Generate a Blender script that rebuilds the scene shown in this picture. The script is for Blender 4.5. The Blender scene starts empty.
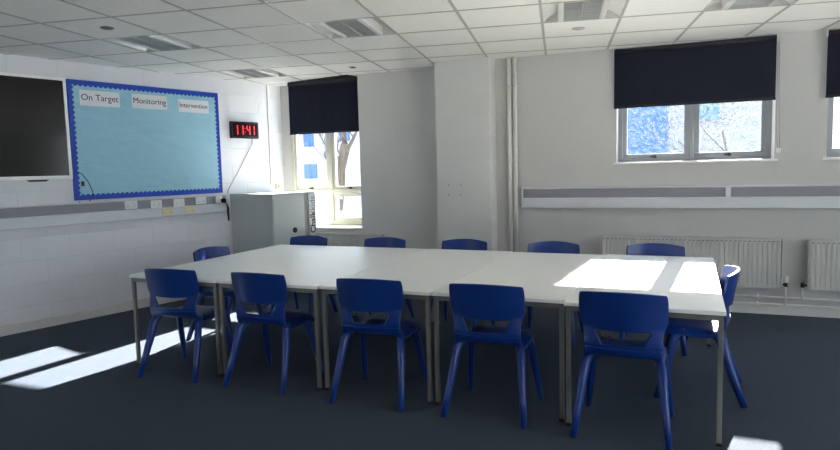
import bpy, bmesh, math, random
from mathutils import Vector, Matrix
random.seed(7)
S = bpy.context.scene
COL = S.collection
PI = math.pi
R = math.radians

# ------------------------------------------------------------------ materials
def lin(c):
    c = c / 255.0
    return c / 12.92 if c <= 0.04045 else ((c + 0.055) / 1.055) ** 2.4

def rgb(r, g, b):
    return (lin(r), lin(g), lin(b), 1.0)

def new_mat(name):
    m = bpy.data.materials.new(name)
    m.use_nodes = True
    nt = m.node_tree
    return m, nt, nt.nodes['Principled BSDF']

def coords(nt, scale=(1, 1, 1), rot=(0, 0, 0), loc=(0, 0, 0)):
    tc = nt.nodes.new('ShaderNodeTexCoord')
    mp = nt.nodes.new('ShaderNodeMapping')
    mp.inputs['Scale'].default_value = scale
    mp.inputs['Rotation'].default_value = rot
    mp.inputs['Location'].default_value = loc
    nt.links.new(tc.outputs['Object'], mp.inputs['Vector'])
    return mp.outputs['Vector']

def mat(name, col, rough=0.5, metal=0.0, nscale=0.0, namt=0.1, bump=0.0, bscale=None, spec=0.5, stretch=(1, 1, 1)):
    m, nt, b = new_mat(name)
    b.inputs['Base Color'].default_value = col
    b.inputs['Roughness'].default_value = rough
    b.inputs['Metallic'].default_value = metal
    b.inputs['Specular IOR Level'].default_value = spec
    if nscale:
        v = coords(nt, stretch)
        n = nt.nodes.new('ShaderNodeTexNoise')
        n.inputs['Scale'].default_value = nscale
        n.inputs['Detail'].default_value = 6
        nt.links.new(v, n.inputs['Vector'])
        mx = nt.nodes.new('ShaderNodeMix')
        mx.data_type = 'RGBA'
        nt.links.new(n.outputs['Fac'], mx.inputs['Factor'])
        mx.inputs['A'].default_value = tuple(max(0, c * (1 - namt)) for c in col[:3]) + (1,)
        mx.inputs['B'].default_value = tuple(min(1, c * (1 + namt)) for c in col[:3]) + (1,)
        nt.links.new(mx.outputs['Result'], b.inputs['Base Color'])
        if bump:
            n2 = nt.nodes.new('ShaderNodeTexNoise')
            n2.inputs['Scale'].default_value = bscale or nscale
            n2.inputs['Detail'].default_value = 4
            nt.links.new(v, n2.inputs['Vector'])
            bp = nt.nodes.new('ShaderNodeBump')
            bp.inputs['Strength'].default_value = bump
            bp.inputs['Distance'].default_value = 0.01
            nt.links.new(n2.outputs['Fac'], bp.inputs['Height'])
            nt.links.new(bp.outputs['Normal'], b.inputs['Normal'])
    return m

def block_mat(name, col, rot, joint=0.93, bump=0.35):
    """painted blockwork: 440 x 215 mm blocks, shallow struck joints"""
    m, nt, b = new_mat(name)
    b.inputs['Roughness'].default_value = 0.62
    v = coords(nt, (1, 1, 1), rot, (0.13, 0.0, 0))
    br = nt.nodes.new('ShaderNodeTexBrick')
    br.inputs['Scale'].default_value = 1.0
    br.inputs['Brick Width'].default_value = 0.45
    br.inputs['Row Height'].default_value = 0.225
    br.inputs['Mortar Size'].default_value = 0.006
    br.inputs['Mortar Smooth'].default_value = 0.6
    br.inputs['Color1'].default_value = col
    br.inputs['Color2'].default_value = tuple(c * 0.97 for c in col[:3]) + (1,)
    br.inputs['Mortar'].default_value = tuple(min(1, c * joint) for c in col[:3]) + (1,)
    nt.links.new(v, br.inputs['Vector'])
    nt.links.new(br.outputs['Color'], b.inputs['Base Color'])
    n = nt.nodes.new('ShaderNodeTexNoise')
    n.inputs['Scale'].default_value = 90
    nt.links.new(v, n.inputs['Vector'])
    ma = nt.nodes.new('ShaderNodeMath')
    ma.operation = 'MULTIPLY_ADD'
    nt.links.new(br.outputs['Fac'], ma.inputs[0])
    ma.inputs[1].default_value = -1.0
    mb_ = nt.nodes.new('ShaderNodeMath')
    mb_.operation = 'MULTIPLY'
    mb_.inputs[1].default_value = 0.25
    nt.links.new(n.outputs['Fac'], mb_.inputs[0])
    nt.links.new(mb_.outputs[0], ma.inputs[2])
    bp = nt.nodes.new('ShaderNodeBump')
    bp.inputs['Strength'].default_value = bump
    bp.inputs['Distance'].default_value = 0.006
    nt.links.new(ma.outputs[0], bp.inputs['Height'])
    nt.links.new(bp.outputs['Normal'], b.inputs['Normal'])
    return m

def emit_mat(name, col, strength):
    m, nt, b = new_mat(name)
    b.inputs['Base Color'].default_value = (0, 0, 0, 1)
    b.inputs['Emission Color'].default_value = col
    b.inputs['Emission Strength'].default_value = strength
    return m

def glass_mat(name, lo, hi, scale, speck=(0.9, 0.9, 0.9, 1)):
    """thin window pane with dried grime: mostly see-through, a little glossy, speckled with white dirt"""
    m = bpy.data.materials.new(name)
    m.use_nodes = True
    nt = m.node_tree
    nt.nodes.remove(nt.nodes['Principled BSDF'])
    out = nt.nodes['Material Output']
    tr = nt.nodes.new('ShaderNodeBsdfTransparent')
    gl = nt.nodes.new('ShaderNodeBsdfGlossy')
    gl.inputs['Roughness'].default_value = 0.03
    tl = nt.nodes.new('ShaderNodeBsdfTranslucent')
    tl.inputs['Color'].default_value = (0.85, 0.87, 0.9, 1)
    v = coords(nt)
    n = nt.nodes.new('ShaderNodeTexNoise')
    n.inputs['Scale'].default_value = scale
    n.inputs['Detail'].default_value = 5
    nt.links.new(v, n.inputs['Vector'])
    mr = nt.nodes.new('ShaderNodeMapRange')
    mr.inputs['From Min'].default_value = 0.42
    mr.inputs['From Max'].default_value = 0.66
    mr.inputs['To Min'].default_value = lo
    mr.inputs['To Max'].default_value = hi
    nt.links.new(n.outputs['Fac'], mr.inputs['Value'])
    n3 = nt.nodes.new('ShaderNodeTexNoise')
    n3.inputs['Scale'].default_value = scale * 1.6
    n3.inputs['Detail'].default_value = 3
    nt.links.new(v, n3.inputs['Vector'])
    cr = nt.nodes.new('ShaderNodeValToRGB')
    cr.color_ramp.elements[0].position = 0.40
    cr.color_ramp.elements[0].color = speck
    cr.color_ramp.elements[1].position = 0.56
    cr.color_ramp.elements[1].color = (0.96, 0.965, 0.96, 1)
    nt.links.new(n3.outputs['Fac'], cr.inputs[0])
    nt.links.new(cr.outputs[0], tr.inputs['Color'])
    m1 = nt.nodes.new('ShaderNodeMixShader')
    m1.inputs[0].default_value = 0.05
    nt.links.new(tr.outputs[0], m1.inputs[1])
    nt.links.new(gl.outputs[0], m1.inputs[2])
    m2 = nt.nodes.new('ShaderNodeMixShader')
    nt.links.new(mr.outputs[0], m2.inputs[0])
    nt.links.new(m1.outputs[0], m2.inputs[1])
    nt.links.new(tl.outputs[0], m2.inputs[2])
    nt.links.new(m2.outputs[0], out.inputs['Surface'])
    return m

M = {}
M['wall'] = mat('painted_plaster', rgb(196, 195, 192), 0.6, nscale=14, namt=0.02, bump=0.08, bscale=60)
M['block'] = block_mat('painted_blockwork', rgb(227, 228, 231), (0, -PI / 2, -PI / 2))
M['block_back'] = block_mat('painted_blockwork_smooth', rgb(212, 211, 208), (PI / 2, 0, 0), 0.985, 0.1)
M['skirt'] = mat('skirting_paint', rgb(214, 212, 206), 0.45, nscale=8, namt=0.03)
M['carpet'] = mat('carpet', rgb(62, 69, 80), 0.95, nscale=90, namt=0.45, bump=0.6, bscale=260, spec=0.1)
M['tile'] = mat('ceiling_tile', rgb(243, 242, 237), 0.85, nscale=70, namt=0.03, bump=0.15, bscale=220)
M['tbar'] = mat('ceiling_bar', rgb(172, 171, 166), 0.35, nscale=5, namt=0.02)
M['alu'] = mat('window_grey_aluminium', rgb(142, 146, 149), 0.4, 0.1, nscale=12, namt=0.03)
M['cream'] = mat('window_cream_paint', rgb(190, 187, 174), 0.4, nscale=12, namt=0.03)
M['white'] = mat('white_plastic', rgb(232, 232, 230), 0.4, nscale=9, namt=0.02)
M['cream_plastic'] = mat('aged_cream_plastic', rgb(226, 216, 178), 0.4, nscale=9, namt=0.04)
M['trunk_white'] = mat('trunking_white', rgb(212, 214, 217), 0.35, nscale=6, namt=0.02)
M['trunk_grey'] = mat('trunking_grey', rgb(138, 139, 147), 0.45, nscale=6, namt=0.03)
M['blind'] = mat('blind_navy', rgb(29, 32, 47), 0.85, nscale=180, namt=0.18, bump=0.1, spec=0.2)
M['blind_dark'] = mat('blind_bar', rgb(18, 20, 28), 0.5, nscale=30, namt=0.1)
M['blue'] = mat('chair_blue_plastic', rgb(7, 47, 118), 0.32, nscale=45, namt=0.06, bump=0.05, bscale=500)
M['table'] = mat('table_laminate', rgb(243, 243, 239), 0.36, nscale=25, namt=0.015, bump=0.02, bscale=300)
M['edge'] = mat('table_steel', rgb(122, 120, 114), 0.42, 0.35, nscale=20, namt=0.05)
M['sill'] = mat('sill_cream', rgb(196, 192, 178), 0.4, nscale=9, namt=0.03)
M['rad'] = mat('radiator_enamel', rgb(203, 202, 196), 0.35, nscale=10, namt=0.02)
M['pipe'] = mat('pipe_paint', rgb(222, 220, 214), 0.4, nscale=10, namt=0.03)
M['valve'] = mat('valve_dark', rgb(58, 56, 54), 0.4, 0.5, nscale=20, namt=0.1)
M['brass'] = mat('valve_brass', rgb(170, 150, 110), 0.35, 0.9, nscale=20, namt=0.1)
M['black'] = mat('black_plastic', rgb(16, 16, 17), 0.3, nscale=20, namt=0.1)
M['screen'] = mat('screen_glass', rgb(10, 11, 11), 0.16, nscale=3, namt=0.2)
M['bezel'] = mat('screen_bezel', rgb(244, 244, 243), 0.35, nscale=8, namt=0.02)
M['paper'] = mat('backing_paper_blue', rgb(156, 202, 220), 0.75, nscale=5, namt=0.07, bump=0.9, bscale=6, stretch=(1, 1, 2.5))
M['border'] = mat('border_blue', rgb(10, 66, 180), 0.5, nscale=10, namt=0.06)
M['label'] = mat('label_card', rgb(226, 228, 232), 0.3, nscale=5, namt=0.01)
M['ink'] = mat('dark_ink', rgb(38, 40, 52), 0.6, nscale=9, namt=0.05)
M['ink_pale'] = mat('pale_violet_ink', rgb(128, 126, 146), 0.6, nscale=9, namt=0.05)
M['cab'] = mat('cabinet_grey', rgb(196, 199, 196), 0.5, nscale=6, namt=0.02)
M['cab_light'] = mat('cabinet_door_grey', rgb(200, 204, 202), 0.45, nscale=6, namt=0.02)
M['cab_trim'] = mat('cabinet_trim', rgb(150, 148, 138), 0.5, nscale=6, namt=0.04)
M['cab_top'] = mat('cabinet_top_white', rgb(188, 190, 188), 0.4, nscale=6, namt=0.02)
M['red'] = emit_mat('clock_red_led', (1.0, 0.03, 0.06, 1), 0.9)
M['led_off'] = mat('clock_lens', rgb(44, 8, 12), 0.25, nscale=20, namt=0.1)
M['light_white'] = mat('luminaire_reflector', rgb(238, 238, 236), 0.22, nscale=10, namt=0.02)
M['light_body'] = mat('luminaire_body', rgb(206, 206, 202), 0.45, nscale=10, namt=0.02)
M['louvre'] = mat('luminaire_louvre', rgb(186, 187, 185), 0.4, 0.1, nscale=10, namt=0.03)
M['mesh_grey'] = mat('luminaire_perforated', rgb(186, 186, 182), 0.5, 0.1, nscale=300, namt=0.25)
M['tube'] = mat('lamp_tube', rgb(236, 236, 230), 0.3, nscale=5, namt=0.01)
M['sensor'] = mat('sensor_grey', rgb(176, 176, 172), 0.4, nscale=10, namt=0.03)
M['sensor_dark'] = mat('sensor_dark', rgb(78, 78, 76), 0.4, nscale=10, namt=0.03)
M['glass_clear'] = glass_mat('glass_clear', 0.0, 0.003, 40)
M['glass_dirty'] = glass_mat('glass_grimy', 0.0, 0.012, 45, (0.72, 0.70, 0.67, 1))
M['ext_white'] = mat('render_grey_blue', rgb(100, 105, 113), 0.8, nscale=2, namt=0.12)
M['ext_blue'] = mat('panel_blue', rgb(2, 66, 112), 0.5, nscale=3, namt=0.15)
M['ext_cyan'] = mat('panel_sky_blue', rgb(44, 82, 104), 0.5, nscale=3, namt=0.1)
M['ext_glass'] = mat('dark_glazing', rgb(70, 110, 150), 0.15, nscale=3, namt=0.1)
M['bark'] = mat('bark_tan', rgb(74, 62, 48), 0.9, nscale=14, namt=0.35, bump=0.6, stretch=(1, 1, 0.3))
M['dim_ground'] = mat('dim_outside_ground', rgb(150, 142, 124), 0.95, nscale=3, namt=0.25)  # darker ground tone, chosen to bounce less light indoors
M['ground'] = mat('outside_ground', rgb(225, 222, 214), 0.95, nscale=3, namt=0.2)

cb_ = M['carpet'].node_tree.nodes['Principled BSDF']
cb_.inputs['Sheen Weight'].default_value = 0.06
cb_.inputs['Sheen Roughness'].default_value = 0.45
cb_.inputs['Sheen Tint'].default_value = (0.7, 0.8, 1.0, 1)
# ------------------------------------------------------------------ mesh builder
class MB:
    def __init__(s):
        s.v = []
        s.f = []
        s.mi = []
    def add(s, vs, fs, mi=0):
        o = len(s.v)
        s.v += [tuple(v) for v in vs]
        s.f += [tuple(i + o for i in f) for f in fs]
        s.mi += [mi] * len(fs)
        return s
    def box(s, x0, x1, y0, y1, z0, z1, mi=0):
        vs = [(x, y, z) for z in (z0, z1) for y in (y0, y1) for x in (x0, x1)]
        return s.add(vs, [(0, 2, 3, 1), (4, 5, 7, 6), (0, 1, 5, 4), (2, 6, 7, 3), (0, 4, 6, 2), (1, 3, 7, 5)], mi)
    def prism(s, pts, off, mi=0):
        """closed polygon pts (3D) extruded by vector off"""
        n = len(pts)
        off = Vector(off)
        vs = [Vector(p) for p in pts] + [Vector(p) + off for p in pts]
        fs = [tuple(range(n))[::-1], tuple(range(n, 2 * n))]
        fs += [(i, (i + 1) % n, n + (i + 1) % n, n + i) for i in range(n)]
        return s.add(vs, fs, mi)
    def tube(s, pts, rad, n=10, cap=True, mi=0, squash=1.0):
        pts = [Vector(p) for p in pts]
        if not isinstance(rad, (list, tuple)):
            rad = [rad] * len(pts)
        vs, fs = [], []
        ref = None
        for i, p in enumerate(pts):
            d = (pts[min(i + 1, len(pts) - 1)] - pts[max(i - 1, 0)]).normalized()
            if ref is None:
                ref = Vector((0, 0, 1)) if abs(d.z) < 0.9 else Vector((1, 0, 0))
            a = (ref - d * ref.dot(d))
            if a.length < 1e-5:
                a = Vector((0, 1, 0)) - d * d.y
            a.normalize()
            b = d.cross(a)
            ref = a
            for k in range(n):
                t = 2 * PI * k / n
                vs.append(p + (a * math.cos(t) + b * math.sin(t) * squash) * rad[i])
        for i in range(len(pts) - 1):
            for k in range(n):
                q = (k + 1) % n
                fs.append((i * n + k, i * n + q, (i + 1) * n + q, (i + 1) * n + k))
        if cap:
            fs.append(tuple(range(n))[::-1])
            fs.append(tuple(range((len(pts) - 1) * n, len(pts) * n)))
        return s.add(vs, fs, mi)
    def xf(s, mtx):
        s.v = [tuple(mtx @ Vector(v)) for v in s.v]
        return s
    def build(s, name, m, parent=None, smooth=False, bevel=0.0, seg=2):
        me = bpy.data.meshes.new(name)
        me.from_pydata(s.v, [], s.f)
        bm = bmesh.new()
        bm.from_mesh(me)
        bmesh.ops.recalc_face_normals(bm, faces=bm.faces)
        bm.to_mesh(me)
        bm.free()
        for i, k in enumerate(m if isinstance(m, (list, tuple)) else [m]):
            me.materials.append(k)
        if isinstance(m, (list, tuple)) and len(m) > 1:
            me.polygons.foreach_set('material_index', s.mi)
        if smooth:
            me.polygons.foreach_set('use_smooth', [True] * len(me.polygons))
        me.update()
        o = bpy.data.objects.new(name, me)
        COL.objects.link(o)
        if parent:
            o.parent = parent
        if bevel:
            b = o.modifiers.new('edge', 'BEVEL')
            b.width = bevel
            b.segments = seg
            b.limit_method = 'ANGLE'
        return o

def tag(o, label=None, cat=None, group=None, kind=None):
    if label: o['label'] = label
    if cat: o['category'] = cat
    if group: o['group'] = group
    if kind: o['kind'] = kind
    return o

def empty(name, loc=(0, 0, 0), rz=0.0, **k):
    o = bpy.data.objects.new(name, None)
    o.empty_display_size = 0.1
    o.location = loc
    o.rotation_euler = (0, 0, rz)
    COL.objects.link(o)
    return tag(o, **k)

def copy_tree(o, parent=None):
    c = o.copy()
    COL.objects.link(c)
    if parent: c.parent = parent
    for ch in list(o.children):
        copy_tree(ch, c)
    return c

def text_mb(txt, size, origin, ex, ey, mb=None, thick=0.0008, font_scale_x=1.0, bold=0.0):
    cu = bpy.data.curves.new('lettering', 'FONT')
    cu.body = txt
    cu.size = size
    cu.align_x = 'CENTER'
    cu.align_y = 'CENTER'
    cu.extrude = thick
    cu.offset = bold
    cu.resolution_u = 3
    ob = bpy.data.objects.new('lettering', cu)
    COL.objects.link(ob)
    bpy.context.view_layer.update()
    me = bpy.data.meshes.new_from_object(ob.evaluated_get(bpy.context.evaluated_depsgraph_get()))
    mb = mb or MB()
    ex, ey, o = Vector(ex), Vector(ey), Vector(origin)
    ez = ex.cross(ey)
    vs = [o + ex * (v.co.x * font_scale_x) + ey * v.co.y + ez * v.co.z for v in me.vertices]
    mb.add(vs, [tuple(p.vertices) for p in me.polygons])
    bpy.data.objects.remove(ob)
    bpy.data.curves.remove(cu)
    bpy.data.meshes.remove(me)
    return mb

# ------------------------------------------------------------------ frames of the room
H_CAM = 1.48
CEIL = 2.645
AL = -math.atan(0.235)                 # left wall frame: local X into the room, local Y along the wall
OL = Vector((-5.67, 4.95, 0))
AB = math.atan(0.021)                  # window wall frame: local X along the wall, local Y outwards
OB = Vector((0, 6.745, 0))
def PL(y, z, d=0.0):
    """a spot seen at wall point (y, z) and standing d in front of the left wall -> local (Y, Z)"""
    Y = (y - 4.95) / 0.9735
    k = (6.65 - d) / 6.65
    return (-3.52 + (Y + 3.52) * k, H_CAM + (z - H_CAM) * k)
def PB(x, z, d=0.0):
    k = (6.745 - d) / 6.745
    return (x * k, H_CAM + (z - H_CAM) * k)
def left_root(name, Y=0.0, z=0.0, X=0.0, **k):
    p = OL + Vector((math.cos(AL) * X - math.sin(AL) * Y, math.sin(AL) * X + math.cos(AL) * Y, z))
    return empty(name, p, AL, **k)
def back_root(name, X=0.0, z=0.0, Y=0.0, **k):
    p = OB + Vector((math.cos(AB) * X - math.sin(AB) * Y, math.sin(AB) * X + math.cos(AB) * Y, z))
    return empty(name, p, AB, **k)
def place(o, frame):
    o.location = OL if frame == 'L' else OB
    o.rotation_euler = (0, 0, AL if frame == 'L' else AB)
    return o

def wall_holes(x0, x1, z0, z1, y0, y1, holes):
    """slab in the XZ plane from y0 (room side) to y1, with rectangular openings (xa, xb, za, zb)"""
    xs = sorted({x0, x1} | {h[0] for h in holes} | {h[1] for h in holes})
    zs = sorted({z0, z1} | {h[2] for h in holes} | {h[3] for h in holes})
    solid = lambda i, j: (0 <= i < len(xs) - 1 and 0 <= j < len(zs) - 1 and not any(
        h[0] <= (xs[i] + xs[i + 1]) / 2 <= h[1] and h[2] <= (zs[j] + zs[j + 1]) / 2 <= h[3] for h in holes))
    mb = MB()
    for i in range(len(xs) - 1):
        for j in range(len(zs) - 1):
            if not solid(i, j): continue
            a, b, c, d = xs[i], xs[i + 1], zs[j], zs[j + 1]
            mb.add([(a, y0, c), (b, y0, c), (b, y0, d), (a, y0, d)], [(0, 1, 2, 3)])
            mb.add([(a, y1, c), (b, y1, c), (b, y1, d), (a, y1, d)], [(3, 2, 1, 0)])
            if not solid(i - 1, j): mb.add([(a, y0, c), (a, y0, d), (a, y1, d), (a, y1, c)], [(0, 1, 2, 3)])
            if not solid(i + 1, j): mb.add([(b, y0, c), (b, y1, c), (b, y1, d), (b, y0, d)], [(0, 1, 2, 3)])
            if not solid(i, j - 1): mb.add([(a, y0, c), (a, y1, c), (b, y1, c), (b, y0, c)], [(0, 1, 2, 3)])
            if not solid(i, j + 1): mb.add([(a, y0, d), (b, y0, d), (b, y1, d), (a, y1, d)], [(0, 1, 2, 3)])
    return mb

TOPZ = 2.80
Y_BACK = -3.2
X_RIGHT = 5.4
Y_OUT = 0.57                           # outer face of the window wall, local
Y_A = 0.182                            # face of the pier and radiator wall under window_1
Y_W = 0.547                            # plane of window_1
W1 = (-5.0, -3.775, 0.765, 2.60)
W2 = (-0.695, 0.728, 1.49, 2.62)
W3 = (1.15, 2.573, 1.49, 2.62)

# ------------------------------------------------------------------ room shell
tag(MB().box(-7.5, X_RIGHT + 0.2, Y_BACK - 0.2, 7.34, -0.12, 0).build('floor', M['carpet']), kind='structure')
w = wall_holes(-2.62, X_RIGHT + 0.15, 0, TOPZ, 0.0, Y_OUT, [W2, W3])
tag(place(w.build('wall_back', M['wall']), 'B'), kind='structure')
W_L_FILL = (-7.6, -5.0, 0.6, 2.5)  # added opening out of view, lights the ceiling on the left
w = wall_holes(-8.6, 2.30, 0, TOPZ, 0, 0.35, [W_L_FILL]).xf(Matrix.Rotation(PI / 2, 4, 'Z'))
tag(place(w.build('wall_left', M['block']), 'L'), kind='structure')
w = MB().box(-5.55, -2.62, Y_A, 0.75, 0, 0.735)
w.box(-3.755, -2.62, Y_A, 0.75, 0.735, TOPZ)
tag(place(w.build('wall_alcove', M['block_back']), 'B'), kind='structure')
w = wall_holes(-5.55, -3.755, 0.735, TOPZ, Y_W, 0.75, [W1])
tag(place(w.build('wall_window', M['wall']), 'B'), kind='structure')
w = MB().box(-2.605, -1.965, -0.205, 0.0, 0, TOPZ)
tag(place(w.build('wall_pillar', M['block_back'], bevel=0.012), 'B'), kind='structure')
W_R_FILL = [(-3.0, -0.9, 0.6, 2.5), (-0.6, 1.5, 0.6, 2.5), (1.8, 3.9, 0.6, 2.5)]  # added openings out of view, let fill light into the room
W_F = []
tag(wall_holes(Y_BACK, 6.6, 0, TOPZ, 0, 0.2, W_R_FILL).xf(Matrix.Translation((X_RIGHT, 0, 0)) @ Matrix.Rotation(PI / 2, 4, 'Z') @ Matrix.Scale(-1, 4, (0, 1, 0))).build('wall_right', M['wall']), kind='structure')
tag(wall_holes(-7.8, X_RIGHT + 0.2, 0, TOPZ, Y_BACK - 0.2, Y_BACK, W_F).build('wall_front', M['wall']), kind='structure')

# skirtings
b = MB().prism([(0, -8.3, 0), (0.018, -8.3, 0), (0.018, -8.3, 0.088), (0.006, -8.3, 0.098), (0, -8.3, 0.098)], (0, 10.2, 0))
tag(place(b.build('baseboard_left', M['skirt']), 'L'), kind='structure')
b = MB().prism([(-1.94, 0, 0), (-1.94, -0.018, 0), (-1.94, -0.018, 0.075), (-1.94, -0.006, 0.085), (-1.94, 0, 0.085)], (7.3, 0, 0))
b.prism([(-2.62, -0.205, 0), (-2.62, -0.223, 0), (-2.62, -0.223, 0.075), (-2.62, -0.211, 0.085), (-2.62, -0.205, 0.085)], (0.67, 0, 0))
b.box(-5.2, -2.62, Y_A - 0.018, Y_A, 0, 0.085)
tag(place(b.build('baseboard_back', M['skirt']), 'B'), kind='structure')

# sills
s = MB().box(-5.18, -3.757, Y_A - 0.02, Y_W, 0.735, 0.758)
tag(place(s.build('trim_1', M['sill'], bevel=0.006), 'B'), kind='structure')
for k, wd in ((2, W2), (3, W3)):
    s = MB().box(wd[0] - 0.03, wd[1] + 0.03, -0.03, 0.27, wd[2] - 0.022, wd[2] + 0.002)
    tag(place(s.build('trim_%d' % k, M['white'], bevel=0.006), 'B'), kind='structure')

# ceiling: 600 mm tiles in an exposed grid that runs askew to the walls
CA = R(10.86)
PU, PV = 0.527 * 1.167, 0.531 * 1.167
U0, V0 = -0.105 * 1.167, 5.108 * 1.167
LIGHT_CELLS = [(-6, -2), (-6, 1), (-3, -2), (0, -2), (2, -2)]
def cell(i, j): return (U0 + i * PU, U0 + (i + 1) * PU, V0 + j * PV, V0 + (j + 1) * PV)
CROT = Matrix.Rotation(CA, 4, 'Z')
def clip(mb):
    me = bpy.data.meshes.new('tmp')
    me.from_pydata([tuple(CROT @ Vector(v)) for v in mb.v], [], mb.f)
    bm = bmesh.new()
    bm.from_mesh(me)
    nl = Vector((math.cos(AL), math.sin(AL), 0))
    nb = Vector((-math.sin(AB), math.cos(AB), 0))
    for co, no in ((OL - nl * 0.1, -nl), (OB + nb * 0.56, nb), (Vector((X_RIGHT + 0.1, 0, 0)), Vector((1, 0, 0))), (Vector((0, Y_BACK - 0.1, 0)), Vector((0, -1, 0)))):
        bmesh.ops.bisect_plane(bm, geom=list(bm.verts) + list(bm.edges) + list(bm.faces), plane_co=co, plane_no=no, clear_outer=True)
    out = MB()
    bm.verts.ensure_lookup_table()
    out.v = [tuple(v.co) for v in bm.verts]
    out.f = [tuple(v.index for v in f.verts) for f in bm.faces]
    out.mi = [0] * len(out.f)
    bm.free()
    bpy.data.meshes.remove(me)
    return out
t = MB()
g = MB()
hb = 0.011
for i in range(-13, 12):
    for j in range(-20, 5):
        if (i, j) in LIGHT_CELLS: continue
        a, b_, c, d = cell(i, j)
        t.box(a + hb * .5, b_ - hb * .5, c + hb * .5, d - hb * .5, CEIL, CEIL + 0.015)
for i in range(-13, 13):
    g.box(U0 + i * PU - hb, U0 + i * PU + hb, V0 - 20 * PV, V0 + 5 * PV, CEIL - 0.004, CEIL + 0.02)
for j in range(-20, 6):
    g.box(U0 - 13 * PU, U0 + 12 * PU, V0 + j * PV - hb * .75, V0 + j * PV + hb * .75, CEIL - 0.0035, CEIL + 0.02)
ce = tag(clip(t).build('ceiling', M['tile']), kind='structure')
clip(g).build('ceiling_grid', M['tbar'], ce)
# roof deck over the tiles
tag(MB().box(-7.8, X_RIGHT + 0.2, Y_BACK - 0.2, 7.34, TOPZ, TOPZ + 0.15).build('ceiling_deck', M['wall']), kind='structure')

# ------------------------------------------------------------------ windows
def sash(x0, x1, z0, z1, y, fw, m, parent, glass, depth=0.05, handle=True):
    """a sash is a frame with its pane and its handle"""
    f = MB()
    f.box(x0, x1, y - depth, y, z0, z0 + fw)
    f.box(x0, x1, y - depth, y, z1 - fw, z1)
    f.box(x0, x0 + fw, y - depth, y, z0 + fw, z1 - fw)
    f.box(x1 - fw, x1, y - depth, y, z0 + fw, z1 - fw)
    so = f.build('sash', m, parent, bevel=0.004)
    MB().box(x0 + fw - 0.004, x1 - fw + 0.004, y - 0.028, y - 0.022, z0 + fw - 0.004, z1 - fw + 0.004).build('pane', glass, so)
    if handle:
        xm = (x0 + x1) / 2
        h = MB().box(xm - 0.016, xm + 0.016, y - depth - 0.012, y - depth, z0 + fw * 0.25, z0 + fw * 0.75)
        h.box(xm - 0.045, xm + 0.012, y - depth - 0.024, y - depth - 0.012, z0 + fw * 0.35, z0 + fw * 0.65)
        h.build('handle', M['valve'], so, bevel=0.003)
    return so

def strip_window(name, wd, root_x):
    wr = back_root(name, 0, 0, 0, kind='structure')
    x0, x1, z0, z1 = wd
    y0, y1 = 0.20, 0.28
    f = MB()
    f.box(x0, x0 + 0.045, y0, y1, z0, z1)
    f.box(x1 - 0.045, x1, y0, y1, z0, z1)
    f.box(x0, x1, y0, y1, z0, z0 + 0.035)
    f.box(x0, x1, y0, y1, z1 - 0.05, z1)
    xm = (x0 + x1) / 2
    f.box(xm - 0.022, xm + 0.022, y0, y1, z0, z1)
    f.build('frame', M['alu'], wr, bevel=0.004)
    sash(x0 + 0.03, xm - 0.012, z0 + 0.026, z1 - 0.04, 0.262, 0.058, M['alu'], wr, M['glass_dirty'])
    sash(xm + 0.012, x1 - 0.03, z0 + 0.026, z1 - 0.04, 0.262, 0.058, M['alu'], wr, M['glass_dirty'])
strip_window('window_2', W2, 0)
strip_window('window_3', W3, 0)

for k, (ya, yb, za, zb) in enumerate(W_R_FILL + [W_L_FILL] + W_F):  # frames and panes of the unseen windows added as fill light
    if k == len(W_R_FILL):
        wr = left_root('window_%d' % (k + 4), (ya + yb) / 2, 0, 0, kind='structure')
        wr.rotation_euler = (0, 0, AL + PI / 2)
    elif k < len(W_R_FILL):
        wr = empty('window_%d' % (k + 4), (X_RIGHT, (ya + yb) / 2, 0), -PI / 2, kind='structure')
    else:
        wr = empty('window_%d' % (k + 4), ((ya + yb) / 2, Y_BACK, 0), PI, kind='structure')
    hw = (yb - ya) / 2
    f = MB()
    for (p, q, c, d) in ((-hw, -hw + .05, za, zb), (hw - .05, hw, za, zb), (-hw, hw, za, za + .05), (-hw, hw, zb - .05, zb), (-.025, .025, za, zb)):
        f.box(p, q, 0.10, 0.17, c, d)
    f.build('frame', M['alu'], wr, bevel=0.004)
    sash(-hw + 0.04, -0.015, za + 0.04, zb - 0.04, 0.155, 0.05, M['alu'], wr, M['glass_clear'])
    sash(0.015, hw - 0.04, za + 0.04, zb - 0.04, 0.155, 0.05, M['alu'], wr, M['glass_clear'])

wr = back_root('window_1', kind='structure')
x0, x1, z0, z1 = W1
f = MB()
y0, y1 = Y_W - 0.01, Y_W + 0.09
xm = (x0 + x1) / 2
f.box(x0, x0 + 0.05, y0, y1, z0, z1)
f.box(x1 - 0.05, x1, y0, y1, z0, z1)
f.box(x0, x1, y0, y1, z0, z0 + 0.05)
f.box(x0, x1, y0, y1, z1 - 0.05, z1)
f.box(xm - 0.03, xm + 0.03, y0, y1, z0, z1)
f.box(x0, x1, y0, y1, 1.185, 1.235)
f.build('frame', M['cream'], wr, bevel=0.005)
for a, b_ in ((x0 + 0.04, xm - 0.02), (xm + 0.02, x1 - 0.04)):
    sash(a, b_, 1.225, z1 - 0.04, Y_W + 0.06, 0.05, M['cream'], wr, M['glass_clear'], 0.055)
    sash(a, b_, z0 + 0.04, 1.195, Y_W + 0.06, 0.055, M['cream'], wr, M['glass_clear'], 0.055, handle=False)

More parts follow.
